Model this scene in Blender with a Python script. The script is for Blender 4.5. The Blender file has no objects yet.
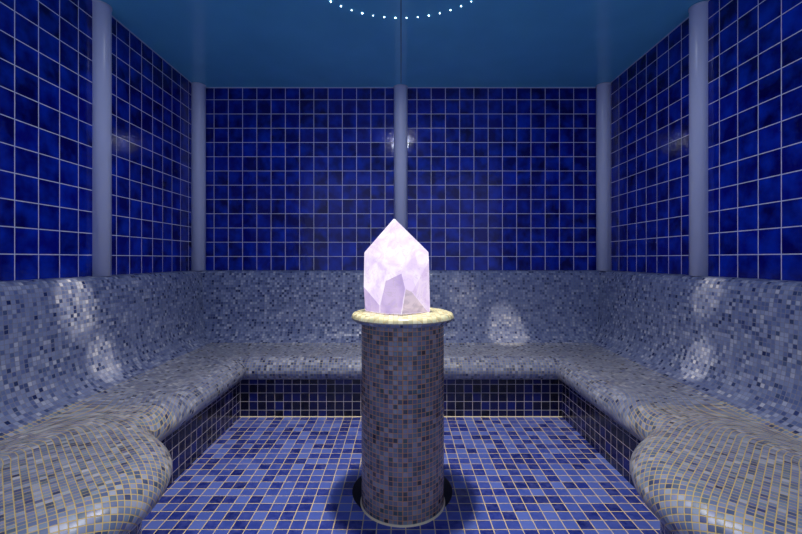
import bpy, bmesh, math, random
from mathutils import Vector, Matrix
random.seed(7)
C = bpy.context.scene.collection
sc = bpy.context.scene

# ------------------------------------------------------------ camera, world, lights, exposure
F = 410.0                      # focal length in pixels of an 802 px wide frame
H = 1.387                      # eye height
W = 2.154                      # half width of the room
D = 4.33                       # distance to the back wall
ZC = 3.20                      # ceiling
cam_d = bpy.data.cameras.new('camera'); cam = bpy.data.objects.new('camera', cam_d); C.objects.link(cam)
cam.location = (0, 0, H); cam.rotation_euler = (math.pi/2, 0, 0)
cam_d.sensor_width = 36; cam_d.lens = 36*F/802; cam_d.shift_y = -8/802; cam_d.clip_start = .02
sc.camera = cam
sc.view_settings.view_transform = 'Standard'; sc.view_settings.look = 'None'
sc.view_settings.gamma = 1; sc.view_settings.use_curve_mapping = False
sc.view_settings.exposure = 0.0
wd = bpy.data.worlds.new('world'); sc.world = wd; wd.use_nodes = True
wd.node_tree.nodes['Background'].inputs[0].default_value = (.53, .61, .96, 1)
wd.node_tree.nodes['Background'].inputs[1].default_value = .78

def light(name, kind, loc, energy, col, rot=(0,0,0), **kw):
    l = bpy.data.lights.new(name, kind); l.energy = energy; l.color = col
    for k, v in kw.items(): setattr(l, k, v)
    o = bpy.data.objects.new(name, l); C.objects.link(o); o.location = loc; o.rotation_euler = rot
    return o
# ceiling downlight above the pedestal, the soft luminous ring around it
light('ceiling_downlight', 'SPOT', (0, 2.22, ZC-.03), 190, (1, .92, .80), spot_size=math.radians(106), spot_blend=.8, shadow_soft_size=.06)
light('ceiling_lamp', 'AREA', (0, 2.36, ZC-.012), 30, (.80, .86, 1), shape='DISK', size=.18)
# narrow unseen spots, added to lay warm patches on the bench backs
def patch_spot(src, dst, deg, e):
    d = Vector(dst)-Vector(src)
    light('added_patch_spot', 'SPOT', src, e, (1, .86, .62), rot=d.to_track_quat('-Z', 'Y').to_euler(), spot_size=math.radians(deg), spot_blend=.6, shadow_soft_size=.02)
patch_spot((-.45, 2.0, ZC-.03), (-2.04, 2.58, 1.12), 7.5, 330)
patch_spot((-.45, 2.3, ZC-.03), (-1.93, 2.74, .80), 6, 300)
patch_spot((.45, 2.0, ZC-.03), (2.04, 2.74, 1.16), 6, 200)
patch_spot((.45, 2.3, ZC-.03), (1.93, 2.74, .80), 5.5, 300)
patch_spot((.4, 2.6, ZC-.03), (1.07, 4.15, .68), 8.5, 300)
patch_spot((.2, 2.6, ZC-.03), (.64, 4.2, 1.02), 7, 110)
PX, PY = 0.010, 2.36           # pedestal axis

# ------------------------------------------------------------ helpers
def props(o, **k):
    for a, b in k.items(): o[a] = b
    return o
def link(name, me, mats, parent=None, smooth=False):
    o = bpy.data.objects.new(name, me); C.objects.link(o)
    for m in (mats if isinstance(mats, (list, tuple)) else [mats]): me.materials.append(m)
    if smooth:
        for p in me.polygons: p.use_smooth = True
    if parent: o.parent = parent
    return o
def mesh(name, verts, faces, uvs=None, mats=None, parent=None, smooth=False):
    """uvs: one (u,v) per vertex, or a list per face corner"""
    me = bpy.data.meshes.new(name); me.from_pydata([tuple(v) for v in verts], [], faces)
    if uvs is not None:
        lay = me.uv_layers.new(name='UVMap')
        if len(uvs) == len(verts) and not isinstance(uvs[0], list):
            for lp in me.loops: lay.data[lp.index].uv = uvs[lp.vertex_index]
        else:
            for p in me.polygons:
                for j, li in enumerate(p.loop_indices): lay.data[li].uv = uvs[p.index][j]
    me.validate(); me.update()
    return link(name, me, mats, parent, smooth)
def empty(name, loc, **k):
    o = bpy.data.objects.new(name, None); C.objects.link(o); o.location = loc
    return props(o, **k)
def put(o, parent):            # parent a mesh whose vertices are in world space under an Empty
    o.parent = parent; o.matrix_parent_inverse = Matrix.Translation(-Vector(parent.location))

class NT:
    def __init__(s, name):
        s.m = bpy.data.materials.new(name); s.m.use_nodes = True; s.t = s.m.node_tree
        s.b = s.t.nodes['Principled BSDF']; s.out = s.t.nodes['Material Output']
    def n(s, typ, **k):
        x = s.t.nodes.new(typ)
        for a, b in k.items(): setattr(x, a, b)
        return x
    def l(s, a, b): s.t.links.new(a, b)
    def math(s, op, a, b=None, c=None, clamp=False):
        x = s.n('ShaderNodeMath', operation=op); x.use_clamp = clamp
        for i, v in enumerate((a, b, c)):
            if v is None: continue
            if isinstance(v, (int, float)): x.inputs[i].default_value = v
            else: s.l(v, x.inputs[i])
        return x.outputs[0]
    def vmath(s, op, a, b=None):
        x = s.n('ShaderNodeVectorMath', operation=op)
        for i, v in enumerate((a, b)):
            if v is None: continue
            if isinstance(v, tuple): x.inputs[i].default_value = v
            else: s.l(v, x.inputs[i])
        return x.outputs[0]
    def mix(s, fac, a, b, blend='MIX'):
        x = s.n('ShaderNodeMix', data_type='RGBA', blend_type=blend)
        for sock, v in ((x.inputs[0], fac), (x.inputs[6], a), (x.inputs[7], b)):
            if isinstance(v, (int, float)): sock.default_value = v
            elif isinstance(v, tuple): sock.default_value = (*v[:3], 1)
            else: s.l(v, sock)
        return x.outputs[2]
    def ramp(s, fac, stops, interp='LINEAR'):
        x = s.n('ShaderNodeValToRGB'); x.color_ramp.interpolation = interp
        el = x.color_ramp.elements
        while len(el) < len(stops): el.new(.5)
        for e, (p, c) in zip(el, stops): e.position = p; e.color = (*c, 1)
        s.l(fac, x.inputs[0]); return x.outputs[0]

def tile_mat(name, pitch, grout_w, palette, grout, rough=.12, cloud=0, cloud_col=None, cloud_scale=9, bump=.4,
             wav=0.0, spec=.5, grout_rough=.7, tint=None, tilt=0):
    """square tiles on the UV map (metres): every tile its own tone, grout joints between"""
    N = NT(name); uv = N.n('ShaderNodeUVMap').outputs[0]
    s = N.vmath('MULTIPLY', uv, (1/pitch, 1/pitch, 1))
    cell = N.vmath('FLOOR', s); fr = N.vmath('FRACTION', s)
    a = N.vmath('ABSOLUTE', N.vmath('SUBTRACT', fr, (.5, .5, 0)))
    sx = N.n('ShaderNodeSeparateXYZ'); N.l(a, sx.inputs[0])
    mx = N.math('MAXIMUM', sx.outputs[0], sx.outputs[1])
    g = grout_w/pitch/2
    mr = N.n('ShaderNodeMapRange'); N.l(mx, mr.inputs[0])
    mr.inputs[1].default_value = .5-g*1.25; mr.inputs[2].default_value = .5-g*.75
    mask = mr.outputs[0]
    wn = N.n('ShaderNodeTexWhiteNoise', noise_dimensions='2D'); N.l(cell, wn.inputs['Vector'])
    col = N.ramp(wn.outputs['Value'], palette, 'LINEAR')
    geo = N.n('ShaderNodeNewGeometry')
    if cloud:
        sh = N.vmath('ADD', N.vmath('MULTIPLY', wn.outputs['Color'], (37, 37, 37)), geo.outputs['Position'])
        nz = N.n('ShaderNodeTexNoise'); N.l(sh, nz.inputs['Vector'])
        nz.inputs['Scale'].default_value = cloud_scale; nz.inputs['Detail'].default_value = 3
        f = N.ramp(nz.outputs['Fac'], [(.38, (0,0,0)), (.72, (1,1,1))])
        col = N.mix(N.math('MULTIPLY', f, cloud), col, cloud_col)
    if tint:                                   # slow drift of the tile blend over the surface
        nz2 = N.n('ShaderNodeTexNoise'); N.l(geo.outputs['Position'], nz2.inputs['Vector']); nz2.inputs['Scale'].default_value = 2.2
        col = N.mix(N.math('MULTIPLY', nz2.outputs['Fac'], tint[0]), col, tint[1], 'MULTIPLY')
    N.l(N.mix(mask, col, grout), N.b.inputs['Base Color'])
    N.l(N.math('ADD', N.math('MULTIPLY', mask, grout_rough-rough), N.math('ADD', rough, N.math('MULTIPLY', wn.outputs['Value'], .06))), N.b.inputs['Roughness'])
    N.b.inputs['Specular IOR Level'].default_value = spec
    hgt = N.math('SUBTRACT', 1.0, mask)
    if wav:
        nw = N.n('ShaderNodeTexNoise'); N.l(geo.outputs['Position'], nw.inputs['Vector']); nw.inputs['Scale'].default_value = 34
        nw.inputs['Detail'].default_value = 2
        hgt = N.math('ADD', hgt, N.math('MULTIPLY', nw.outputs['Fac'], wav))
    bp = N.n('ShaderNodeBump'); bp.inputs['Strength'].default_value = bump; bp.inputs['Distance'].default_value = .002
    N.l(hgt, bp.inputs['Height'])
    if tilt:                                   # hand-set tiles never lie quite flat
        wv = N.vmath('SUBTRACT', wn.outputs['Color'], (.5, .5, .5))
        nn = N.vmath('NORMALIZE', N.vmath('ADD', geo.outputs['Normal'], N.vmath('MULTIPLY', wv, (tilt, tilt, tilt))))
        N.l(nn, bp.inputs['Normal'])
    N.l(bp.outputs[0], N.b.inputs['Normal'])
    return N.m

T = .1505
WALL = tile_mat('glazed_cobalt_wall_tile', T, .0054,
    [(0, (.0008, .0008, .075)), (.5, (.001, .0018, .125)), (1, (.0015, .004, .20))], (.62, .60, .74),
    rough=.07, cloud=.7, cloud_col=(.002, .040, .55), cloud_scale=7, bump=.4, wav=1.0, spec=.38)
FLOORM = tile_mat('blue_floor_tile', .0749, .0048,
    [(0, (.010, .018, .15)), (.3, (.025, .045, .30)), (.65, (.07, .12, .46)), (1, (.14, .21, .60))], (.90, .68, .30),
    rough=.25, cloud=.35, cloud_col=(.15, .19, .58), cloud_scale=25, bump=.3, wav=.6, tilt=.03)
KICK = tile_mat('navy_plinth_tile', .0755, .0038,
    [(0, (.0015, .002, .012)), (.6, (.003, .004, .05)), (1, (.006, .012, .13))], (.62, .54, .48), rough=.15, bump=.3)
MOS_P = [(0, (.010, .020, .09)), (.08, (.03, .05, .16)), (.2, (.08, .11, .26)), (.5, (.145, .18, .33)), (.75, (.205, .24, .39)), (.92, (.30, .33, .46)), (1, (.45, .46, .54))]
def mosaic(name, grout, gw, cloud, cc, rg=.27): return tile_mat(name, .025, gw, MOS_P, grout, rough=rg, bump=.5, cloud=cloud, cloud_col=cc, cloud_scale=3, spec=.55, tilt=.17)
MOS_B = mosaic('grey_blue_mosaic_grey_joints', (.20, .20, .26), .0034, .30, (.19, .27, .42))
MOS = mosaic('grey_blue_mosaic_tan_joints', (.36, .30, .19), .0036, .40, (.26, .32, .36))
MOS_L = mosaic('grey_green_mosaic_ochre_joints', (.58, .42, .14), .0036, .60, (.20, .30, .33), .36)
PED = tile_mat('slate_glass_mosaic', .0251, .0030,
    [(0, (.016, .018, .035)), (.15, (.06, .065, .10)), (.5, (.14, .145, .20)), (.8, (.23, .22, .28)), (1, (.34, .32, .34))],
    (.62, .27, .08), rough=.2, bump=.5, cloud=.5, cloud_col=(.12, .26, .27), cloud_scale=5, spec=.6, tilt=.12)
CAPM = tile_mat('cream_mosaic', .025, .0022, [(0, (.50, .44, .24)), (.5, (.82, .74, .38)), (1, (.92, .86, .52))], (.70, .52, .20), rough=.25, bump=.4, cloud=.3, cloud_col=(.50, .72, .62), cloud_scale=9, tilt=.1)

def plain(name, col, rough=.4, spec=.5, coat=0, noise=0):
    N = NT(name); N.b.inputs['Roughness'].default_value = rough; N.b.inputs['Specular IOR Level'].default_value = spec
    N.b.inputs['Coat Weight'].default_value = coat
    nz = N.n('ShaderNodeTexNoise'); nz.inputs['Scale'].default_value = 3; nz.inputs['Detail'].default_value = 4
    tc = N.n('ShaderNodeTexCoord'); N.l(tc.outputs['Object'], nz.inputs['Vector'])
    N.l(N.mix(nz.outputs['Fac'], tuple(c*(1-noise) for c in col), tuple(min(1, c*(1+noise)) for c in col)), N.b.inputs['Base Color'])
    return N.m
CEIL = plain('blue_gloss_ceiling', (.12, .49, .74), rough=.14, spec=.6, noise=.12)
COLM = plain('pale_blue_lacquer', (.52, .56, .74), rough=.30, noise=.03)
RIM = plain('pale_rim', (.50, .55, .70), rough=.4)
CAULK = plain('cream_sealant', (.88, .72, .42), rough=.6, noise=.1)
SEAM = plain('dark_seam', (.010, .03, .07), rough=.5)
DARK = plain('black_drain', (.004, .004, .008), rough=.5)

# ------------------------------------------------------------ setting: walls, ceiling, floor
ZB = 1.414 - T                 # a joint runs just at the top of the bench back
def vv(z): return z - 1.414
def wall(name, segs, fx, closing):
    """segs: list of (a, b, phase line) along the wall; fx(a, z, depth) gives the point"""
    vs, fs, uv = [], [], []
    for a, b, ph in segs:
        i = len(vs)
        vs += [fx(a, 0, 0), fx(b, 0, 0), fx(b, ZC, 0), fx(a, ZC, 0)]
        fs.append((i, i+1, i+2, i+3)); uv.append([(a-ph, vv(0)), (b-ph, vv(0)), (b-ph, vv(ZC)), (a-ph, vv(ZC))])
    a0, b0 = segs[0][0], segs[-1][1]
    i = len(vs)                 # the wall's own thickness
    vs += [fx(a0, 0, .12), fx(b0, 0, .12), fx(b0, ZC, .12), fx(a0, ZC, .12), fx(a0, 0, 0), fx(b0, 0, 0), fx(b0, ZC, 0), fx(a0, ZC, 0)]
    q = [(0,3,2,1), (0,1,5,4), (3,7,6,2), (0,4,7,3), (1,2,6,5)]
    for f in q: fs.append(tuple(i+k for k in f)); uv.append([(0, 0), (.1, 0), (.1, .1), (0, .1)])
    return props(mesh(name, vs, fs, uv, WALL), kind='structure')
wall('wall_back', [(-W, 0, -.168), (0, W, .168)], lambda a, z, d: (a, D+d, z), False)
wall('wall_left', [(-.3, 2.92, 2.286), (2.92, D, 3.104)], lambda a, z, d: (-W-d, a, z), False)
wall('wall_right', [(-.3, 2.94, 2.322), (2.94, D, 3.15)], lambda a, z, d: (W+d, a, z), False)
def slab(name, x0, x1, y0, y1, z0, z1, mat, uvo=(0, 0)):
    vs = [(x, y, z) for z in (z0, z1) for y in (y0, y1) for x in (x0, x1)]
    fs = [(0,2,3,1), (4,5,7,6), (0,1,5,4), (2,6,7,3), (0,4,6,2), (1,3,7,5)]
    uv = [[(vs[k][0]-uvo[0], vs[k][1]-uvo[1]) for k in f] for f in fs]
    return mesh(name, vs, fs, uv, mat)
props(slab('floor', -W-.12, W+.12, -.3, D+.12, -.1, 0, FLOORM, (-.0506, 3.60)), kind='structure')
props(slab('ceiling', -W-.12, W+.12, -.3, D+.12, ZC, ZC+.1, CEIL), kind='structure')
props(slab('trim_1', -.003, .003, -.3, D-.1, ZC-.002, ZC+.001, SEAM), kind='structure')
# thin pale bead where tiles meet the ceiling
for i, (x0, x1, y0, y1) in enumerate([(-W, W, D-.004, D), (-W, -W+.004, -.3, D-.004), (W-.004, W, -.3, D-.004)]):
    props(slab('trim_%d' % (i+2), x0, x1, y0, y1, ZC-.009, ZC, RIM), kind='structure')

# ------------------------------------------------------------ the mosaic bench
def catmull(pts, n=5):
    out = []
    P = [pts[0]] + pts + [pts[-1]]
    for i in range(1, len(P)-2):
        for k in range(n):
            t = k/n; p0, p1, p2, p3 = P[i-1:i+3]
            out.append(tuple(.5*((2*p1[j]) + (-p0[j]+p2[j])*t + (2*p0[j]-5*p1[j]+4*p2[j]-p3[j])*t*t + (-p0[j]+3*p1[j]-3*p2[j]+p3[j])*t**3) for j in range(len(p1))))
    out.append(pts[-1]); return out
BACK = [(.002, 1.268), (.05, 1.265), (.082, 1.248), (.102, 1.20), (.115, 1.10), (.122, .97), (.130, .84), (.148, .73), (.178, .64), (.225, .58), (.30, .542)]
UC = .30; UN = .83             # crease distance and nose distance from the wall
SEAT = [(0, .542), (.25, .528), (.55, .526), (1.0, .530)]            # fraction from crease to nose base
NOSE = [(.13, .530), (.085, .521), (.04, .495), (.010, .46), (0, .425), (.010, .385), (.040, .350), (.085, .335), (.14, .333)]  # inward distance
def arc(pts):
    a = [0]
    for p, q in zip(pts, pts[1:]): a.append(a[-1]+math.dist(p, q))
    return a
backP = catmull(BACK, 4); seatP = catmull(SEAT, 5); noseP = catmull(NOSE, 4)
prof = [(u, z) for u, z in backP]
L = UN-.13-UC
prof += [(UC+f*L, z) for f, z in seatP[1:]]
prof += [(UN-d, z) for d, z in noseP[1:]]
nb, ns = len(backP), len(seatP)-1
pa = arc(prof); v0 = pa[nb-1]; PV = [a-v0 for a in pa]               # V = 0 at the crease
M = .025
verts, faces, uvs, fmat = [], [], [], []
def grid(rows, uvrows, flip=False):
    i0 = len(verts); n = len(rows[0])
    for r, ur in zip(rows, uvrows): verts.extend(r); uvs.extend(ur)
    for i in range(len(rows)-1):
        for j in range(n-1):
            a = i0+i*n+j; f = (a, a+1, a+n+1, a+n)
            faces.append(f[::-1] if flip else f)
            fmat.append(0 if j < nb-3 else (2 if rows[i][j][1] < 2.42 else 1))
rows, ur = [], []
for k in range(41):
    t = -1+k/20
    rows.append([(t*(W-u), D-u, z) for u, z in prof]); ur.append([(t*(W-u), v) for (u, z), v in zip(prof, PV)])
grid(rows, ur, True)
# plan outline of the nose along a side, from the narrow run round the lobe
YT = 2.72
poly = [(W-UN, YT)]
y = YT-.02
while y > 2.23: poly.append((W-UN, y)); y -= .02
cx, cy, R = 1.60, 1.61, .615
a0 = math.degrees(math.acos((cx-(W-UN))/R))-2
a = a0
while a > -90: 
    poly.append((cx-R*math.cos(math.radians(a)), cy+R*math.sin(math.radians(a)))); a -= 2
x = cx
while x <= 1.86: poly.append((x, cy-R)); x += .02
def resample(p, step):
    s = arc(p); n = int(s[-1]/step); out = []; j = 0
    for k in range(n+1):
        d = s[-1]*k/n
        while j < len(s)-2 and s[j+1] < d: j += 1
        t = (d-s[j])/(s[j+1]-s[j]); out.append(tuple(p[j][m]*(1-t)+p[j+1][m]*t for m in (0, 1)))
    return out
out = resample(poly, .02)
for _ in range(14):
    out = [out[0]] + [tuple((out[i-1][m]+2*out[i][m]+out[i+1][m])/4 for m in (0, 1)) for i in range(1, len(out)-1)] + [out[-1]]
def normals(p):
    ns_ = []
    for i in range(len(p)):
        a_, b_ = p[max(0, i-1)], p[min(len(p)-1, i+1)]
        t = Vector((b_[0]-a_[0], b_[1]-a_[1])).normalized(); ns_.append(Vector((t.y, -t.x)))   # points to the room
    return ns_
nrm = normals(out)
nrm[0] = Vector((-1, 0)); 
assert nrm[10].x < 0
def sstep(a, b, x):
    t = max(0, min(1, (x-a)/(b-a))); return t*t*(3-2*t)
def planar(x, y):
    V = (W-UC)-x
    ph = math.radians(45)*sstep(2.66, 1.98, y)*sstep(-.02, .22, V)
    y0, V0 = 2.05, .38
    c_, s_ = math.cos(ph), math.sin(ph)
    return Vector((c_*(y-y0)+s_*(V-V0)+y0, -s_*(y-y0)+c_*(V-V0)+V0)), ph
for sgn in (1, -1):
    rows, ur = [], []
    off = (0, 0) if sgn > 0 else (40*M, 0)
    # straight run, mitred into the back run
    for k in range(25):
        t = k/24
        rows.append([(sgn*(W-u), (D-u)*(1-t)+YT*t, z) for u, z in prof])
        ur.append([((D-u)*(1-t)+YT*t+200*M+off[0], v) for (u, z), v in zip(prof, PV)])
    grid(rows, ur, sgn < 0)
    rows, ur = [], []
    n = len(out)
    for k in range(n):
        t = k/(n-1)
        yc = YT+(1.07-YT)*t
        r = [(W-u, yc, z) for u, z in backP]; q = [(yc, PV[j]) for j in range(nb)]
        nv = nrm[k]; O = Vector(out[k]); B = O-nv*.13; Cp = Vector((W-UC, yc))
        for f, z in seatP[1:]:
            p = Cp.lerp(B, f); r.append((p.x, p.y, z)); uvp, _ = planar(p.x, p.y); q.append(tuple(uvp))
        base, ph = planar(B.x, B.y)
        # outward normal in UV space
        nu = Vector((nv.y, -nv.x)); c_, s_ = math.cos(ph), math.sin(ph)
        nuv = Vector((c_*nu.x+s_*nu.y, -s_*nu.x+c_*nu.y))
        na = arc(noseP)
        for (d, z), al in zip(noseP[1:], na[1:]):
            p = O-nv*d; r.append((p.x, p.y, z)); w_ = base+nuv*al; q.append(tuple(w_))
        rows.append([(sgn*a_, b_, c2) for a_, b_, c2 in r]); ur.append([(a_+200*M+off[0], b_) for a_, b_ in q])
    grid(rows, ur, sgn < 0)
    # end cap of the backrest side
    i = len(verts); last = rows[-1]
    verts.extend(last + [(sgn*(W-.002), last[0][1], last[-1][2])]); uvs.extend([(p[0], p[2]) for p in last]+[(0, 0)])
    faces.append(tuple(range(i, len(verts)))); fmat.append(0)
bench = empty('built_in_bench', (0, 3.6, 0), category='bench',
    label='long U-shaped bench covered in grey-blue mosaic around three walls with bulging front ends')
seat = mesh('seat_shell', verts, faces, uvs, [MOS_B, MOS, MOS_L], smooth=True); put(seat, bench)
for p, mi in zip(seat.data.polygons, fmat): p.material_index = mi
# plinths
KX, KY = 1.445, 3.60
def kick(name, path, flip=False, zt=.36):
    vs, fs, uv = [], [], []; s = arc(path)
    for (x, y), d in zip(path, s):
        vs += [(x, y, 0), (x, y, zt)]; uv += [(d, -.06), (d, zt-.06)]
    for i in range(len(path)-1):
        f = (2*i, 2*i+2, 2*i+3, 2*i+1); fs.append(f[::-1] if flip else f)
    return vs, fs, uv
def kick_obj(name, path, flip=False, ph=0, label=None):
    """a plinth wall .03 thick standing on the floor"""
    vs, fs, uv = kick(name, path, flip)
    uv = [(u-ph, v) for u, v in uv]
    o = mesh(name, vs, fs, uv, KICK); md = o.modifiers.new('thickness', 'SOLIDIFY'); md.thickness = .03; md.offset = -1
    put(o, bench)
    if label: o['label'] = label
    return o
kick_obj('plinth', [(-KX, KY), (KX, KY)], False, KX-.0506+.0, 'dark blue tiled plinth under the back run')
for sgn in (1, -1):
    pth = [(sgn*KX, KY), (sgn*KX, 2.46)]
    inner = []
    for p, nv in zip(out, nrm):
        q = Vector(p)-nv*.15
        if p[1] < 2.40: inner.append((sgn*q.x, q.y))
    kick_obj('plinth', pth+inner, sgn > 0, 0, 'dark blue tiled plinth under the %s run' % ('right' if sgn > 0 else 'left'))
# sealant bead along the plinth foot
bv, bf = [], []
bead_path = [(-KX, 2.46), (-KX, KY), (KX, KY), (KX, 2.46)]
inn = [(-KX+.006, 2.46), (-KX+.006, KY-.006), (KX-.006, KY-.006), (KX-.006, 2.46)]
for (a_, b_), (c2, d2) in zip(bead_path, inn): bv += [(a_, b_, .007), ((a_+c2)/2, (b_+d2)/2, .005), (c2, d2, 0)]
for i in range(3):
    for j in (0, 1): bf.append((3*i+j, 3*i+j+1, 3*i+j+4, 3*i+j+3))
bead = mesh('sealant_bead', bv, bf, None, CAULK); put(bead, bench)

# ------------------------------------------------------------ columns
def lathe(name, prof, x, y, mats, seg=64, a0=0, a1=2*math.pi, rr=None, smooth=True, parent=None, disc_uv=False):
    vs, uv, fs = [], [], []; s = arc(prof); n = len(prof)
    R0 = rr or max(p[0] for p in prof)
    for k in range(seg+1):
        a = a0+(a1-a0)*k/seg
        for (r, z), d in zip(prof, s):
            vs.append((x+r*math.sin(a), y-r*math.cos(a), z))
            uv.append((r*math.sin(a), -r*math.cos(a)) if disc_uv else (a*R0, d))
    for k in range(seg):
        for j in range(n-1):
            i = k*n+j; fs.append((i, i+n, i+n+1, i+1))
    o = mesh(name, vs, fs, uv, mats, smooth=smooth)
    if parent: put(o, parent)
    return o
cols = [(-W+.042, D-.060, 'pale blue round column in the back left corner of the room'),
        (W-.042, D-.060, 'pale blue round column in the back right corner of the room'),
        (-.003, D-.010, 'pale blue round column in the middle of the back wall behind the crystal'),
        (-W+.006, 2.928, 'pale blue round column on the left wall nearest the viewer'),
        (W-.006, 2.942, 'pale blue round column on the right wall nearest the viewer')]
for x, y, lab in cols:
    e = empty('wall_column', (x, y, 1.266), category='column', label=lab, group='pale blue half-round wall columns')
    cr = .067 if y < 4 else .072
    lathe('shaft', [(0, 1.266), (cr, 1.266), (cr, ZC-.014)], x, y, COLM, seg=48, parent=e)
    lathe('collar', [(cr, ZC-.014), (cr+.004, ZC-.014), (cr+.004, ZC-.003), (cr-.004, ZC-.001)], x, y, RIM, seg=48, parent=e)

# ------------------------------------------------------------ pedestal
PR = .236
ped = empty('pedestal', (PX, PY, 0), category='pedestal', label='round mosaic pedestal with overhanging cream-topped cap in the middle of the blue floor')
lathe('shaft', [(PR, .004), (PR, 1.045)], PX, PY, PED, seg=96, parent=ped)
lathe('foot_bead', [(PR, .009), (PR+.004, .007), (PR+.007, .002), (PR+.007, 0)], PX, PY, CAULK, seg=96, parent=ped)
capu = lathe('cap_rim', [(PR-.01, 1.030), (PR+.02, 1.030), (.276, 1.036), (.289, 1.047), (.293, 1.058)], PX, PY, MOS, seg=96, parent=ped)
capt = lathe('cap_top', [(.293, 1.058), (.290, 1.068), (.284, 1.078), (.268, 1.084), (.20, 1.086), (0, 1.087)], PX, PY, CAPM, seg=96, parent=ped, disc_uv=True)
capt['label'] = 'cream mosaic top disc'
# black recess in the floor showing on both sides behind the foot
hole = lathe('floor_drain', [(.300, 0), (.300, .0012), (0, .0012)], 0.008, 2.475, DARK, seg=96, disc_uv=True)
props(hole, category='drain', label='round black drain opening in the floor showing either side of the pedestal foot')

# ------------------------------------------------------------ crystal
def crystal_mat(name, base, em, strength, vein, s1=9.):
    N = NT(name); geo = N.n('ShaderNodeNewGeometry')
    nz = N.n('ShaderNodeTexNoise'); N.l(geo.outputs['Position'], nz.inputs['Vector']); nz.inputs['Scale'].default_value = s1; nz.inputs['Detail'].default_value = 6; nz.inputs['Distortion'].default_value = 1.2
    vo = N.n('ShaderNodeTexVoronoi', feature='DISTANCE_TO_EDGE'); vo.inputs['Scale'].default_value = 13
    N.l(N.vmath('ADD', geo.outputs['Position'], N.vmath('MULTIPLY', nz.outputs['Color'], (.25, .25, .25))), vo.inputs['Vector'])
    crack = N.ramp(vo.outputs['Distance'], [(0, (1,1,1)), (.035, (0,0,0))])
    f = N.ramp(nz.outputs['Fac'], [(.42, (0,0,0)), (.62, (1,1,1))])
    c = N.mix(f, em, vein)
    c = N.mix(N.math('MULTIPLY', crack, .55), c, (.62, .50, .62))
    N.l(c, N.b.inputs['Emission Color']); N.b.inputs['Emission Strength'].default_value = strength
    N.b.inputs['Base Color'].default_value = (*base, 1); N.b.inputs['Roughness'].default_value = .18
    bp = N.n('ShaderNodeBump'); bp.inputs['Strength'].default_value = .35; bp.inputs['Distance'].default_value = .01
    N.l(nz.outputs['Fac'], bp.inputs['Height']); N.l(bp.outputs[0], N.b.inputs['Normal'])
    return N.m
CR = [crystal_mat('glowing_white_quartz', (.10, .09, .12), (1.0, .91, 1.0), 1.02, (.82, .66, .93)),
      crystal_mat('lilac_quartz', (.14, .12, .18), (.80, .62, .95), .78, (.62, .46, .84)),
      crystal_mat('rose_lilac_quartz', (.12, .10, .15), (.97, .82, 1.0), .92, (.78, .60, .90)),
      crystal_mat('smoky_quartz', (.30, .25, .30), (.74, .60, .74), .70, (.52, .42, .56), 22.)]
zb = 1.087
base = [(-.219, 2.37), (-.085, 2.225), (.022, 2.175), (.166, 2.33), (.120, 2.50), (-.10, 2.54)]
shz = [1.425, 1.37, 1.33, 1.425, 1.44, 1.44]
apex = Vector((-.040, 2.35, 1.622))
bm = bmesh.new()
for (x, y), z in zip(base, shz):
    bm.verts.new((x, y, zb)); bm.verts.new((x*.965-.002, y, z))
bm.verts.new(apex)
bmesh.ops.convex_hull(bm, input=bm.verts)
# chipped cleavage faces near the foot, each a plane cut
def cut(pt, no, mi):
    res = bmesh.ops.bisect_plane(bm, geom=bm.verts[:]+bm.edges[:]+bm.faces[:], plane_co=pt, plane_no=Vector(no).normalized(), clear_outer=True)
    ed = [g for g in res['geom_cut'] if isinstance(g, bmesh.types.BMEdge)]
    if ed:
        r = bmesh.ops.contextual_create(bm, geom=ed)
        for f in r['faces']: f.material_index = mi
def facet(p, q, r, mi):
    p, q, r = Vector(p), Vector(q), Vector(r); no = (q-p).cross(r-p)
    if no.dot(p-Vector((-.02, 2.36, 1.25))) < 0: no = -no
    cut(p, no, mi)
bmesh.ops.dissolve_limit(bm, angle_limit=.02, verts=bm.verts, edges=bm.edges)
facet((-.212, 2.36, 1.255), (-.125, 2.26, 1.195), (-.150, 2.31, 1.085), 1)
facet((-.128, 2.272, 1.088), (.020, 2.1765, 1.31), (.022, 2.212, 1.088), 1)
facet((-.005, 2.215, 1.088), (.070, 2.232, 1.185), (.115, 2.292, 1.088), 3)
bm.normal_update()
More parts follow.
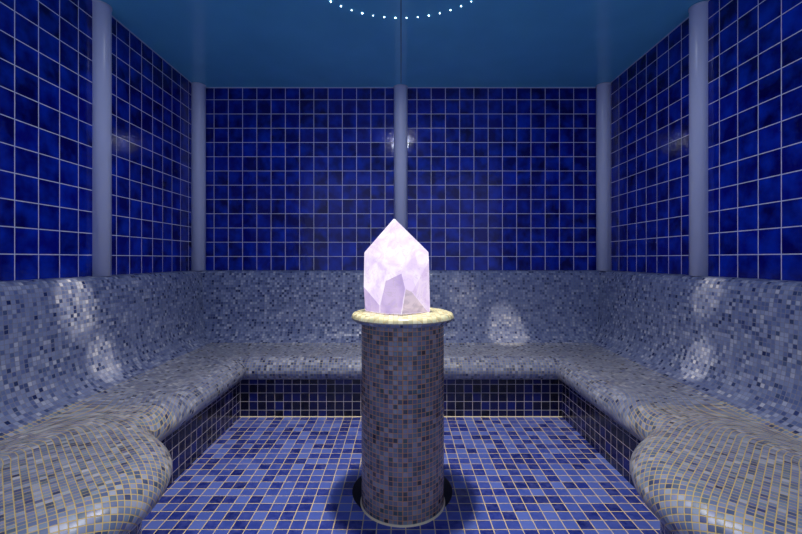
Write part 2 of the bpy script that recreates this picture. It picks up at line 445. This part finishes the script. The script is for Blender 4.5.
for f in bm.faces:
    if f.material_index == 0 and f.normal.x > .3 and f.normal.y < -.3 and abs(f.normal.z) < .4: f.material_index = 2
facet((.148, 2.33, 1.45), (.155, 2.30, 1.20), (.09, 2.28, 1.46), 0)
bmesh.ops.bevel(bm, geom=bm.edges[:], offset=.0025, segments=1, affect='EDGES')
me = bpy.data.meshes.new('crystal_point'); bm.to_mesh(me); bm.free()
cry = link('crystal_point', me, CR)
props(cry, category='crystal', label='large glowing pale lilac quartz crystal point standing on the pedestal cap')

# ------------------------------------------------------------ ring of star lights on the ceiling
sn = NT('star_light'); sn.b.inputs['Emission Color'].default_value = (.85, .95, 1, 1); sn.b.inputs['Emission Strength'].default_value = 9
sn.b.inputs['Base Color'].default_value = (.8, .85, .9, 1)
bez = plain('fibre_bezel', (.35, .5, .65), .3)
me_s = None
N_ST = 54; names = ['leftmost', 'second from the left', 'third from the left', 'fourth from the left', 'fifth from the left', 'sixth from the left',
 'left of the two nearest the ceiling seam', 'right of the two nearest the ceiling seam', 'sixth from the right', 'fifth from the right', 'fourth from the right', 'third from the right', 'second from the right', 'rightmost']
bm = bmesh.new(); bmesh.ops.create_uvsphere(bm, u_segments=12, v_segments=6, radius=.0048)
for v in bm.verts: v.co.z *= .7
me_s = bpy.data.meshes.new('star_light'); bm.to_mesh(me_s); bm.free(); me_s.materials.append(sn.m)
vis = []
for k in range(N_ST):
    a = (k+.5)*2*math.pi/N_ST
    x, y = .72*math.sin(a), 2.36+.72*math.cos(a)
    o = bpy.data.objects.new('star_light', me_s); C.objects.link(o); o.location = (x, y, ZC-.003); o.scale = (random.uniform(.7, 1.15),)*3
    o['category'] = 'ceiling light'; o['group'] = 'ring of star lights on the ceiling'
    py = 267-8-F*(ZC-H)/y
    if py > -.5: vis.append((x, o))
    else: o['label'] = 'tiny white star light in the ceiling ring outside the frame'
vis.sort(key=lambda t: t[0])
nv_ = len(vis)
for i, (x, o) in enumerate(vis):
    if nv_ == 14: w = names[i]
    else: w = 'number %d from the left' % (i+1)
    o['label'] = 'tiny star light on blue ceiling, ' + w
print('visible stars', nv_)
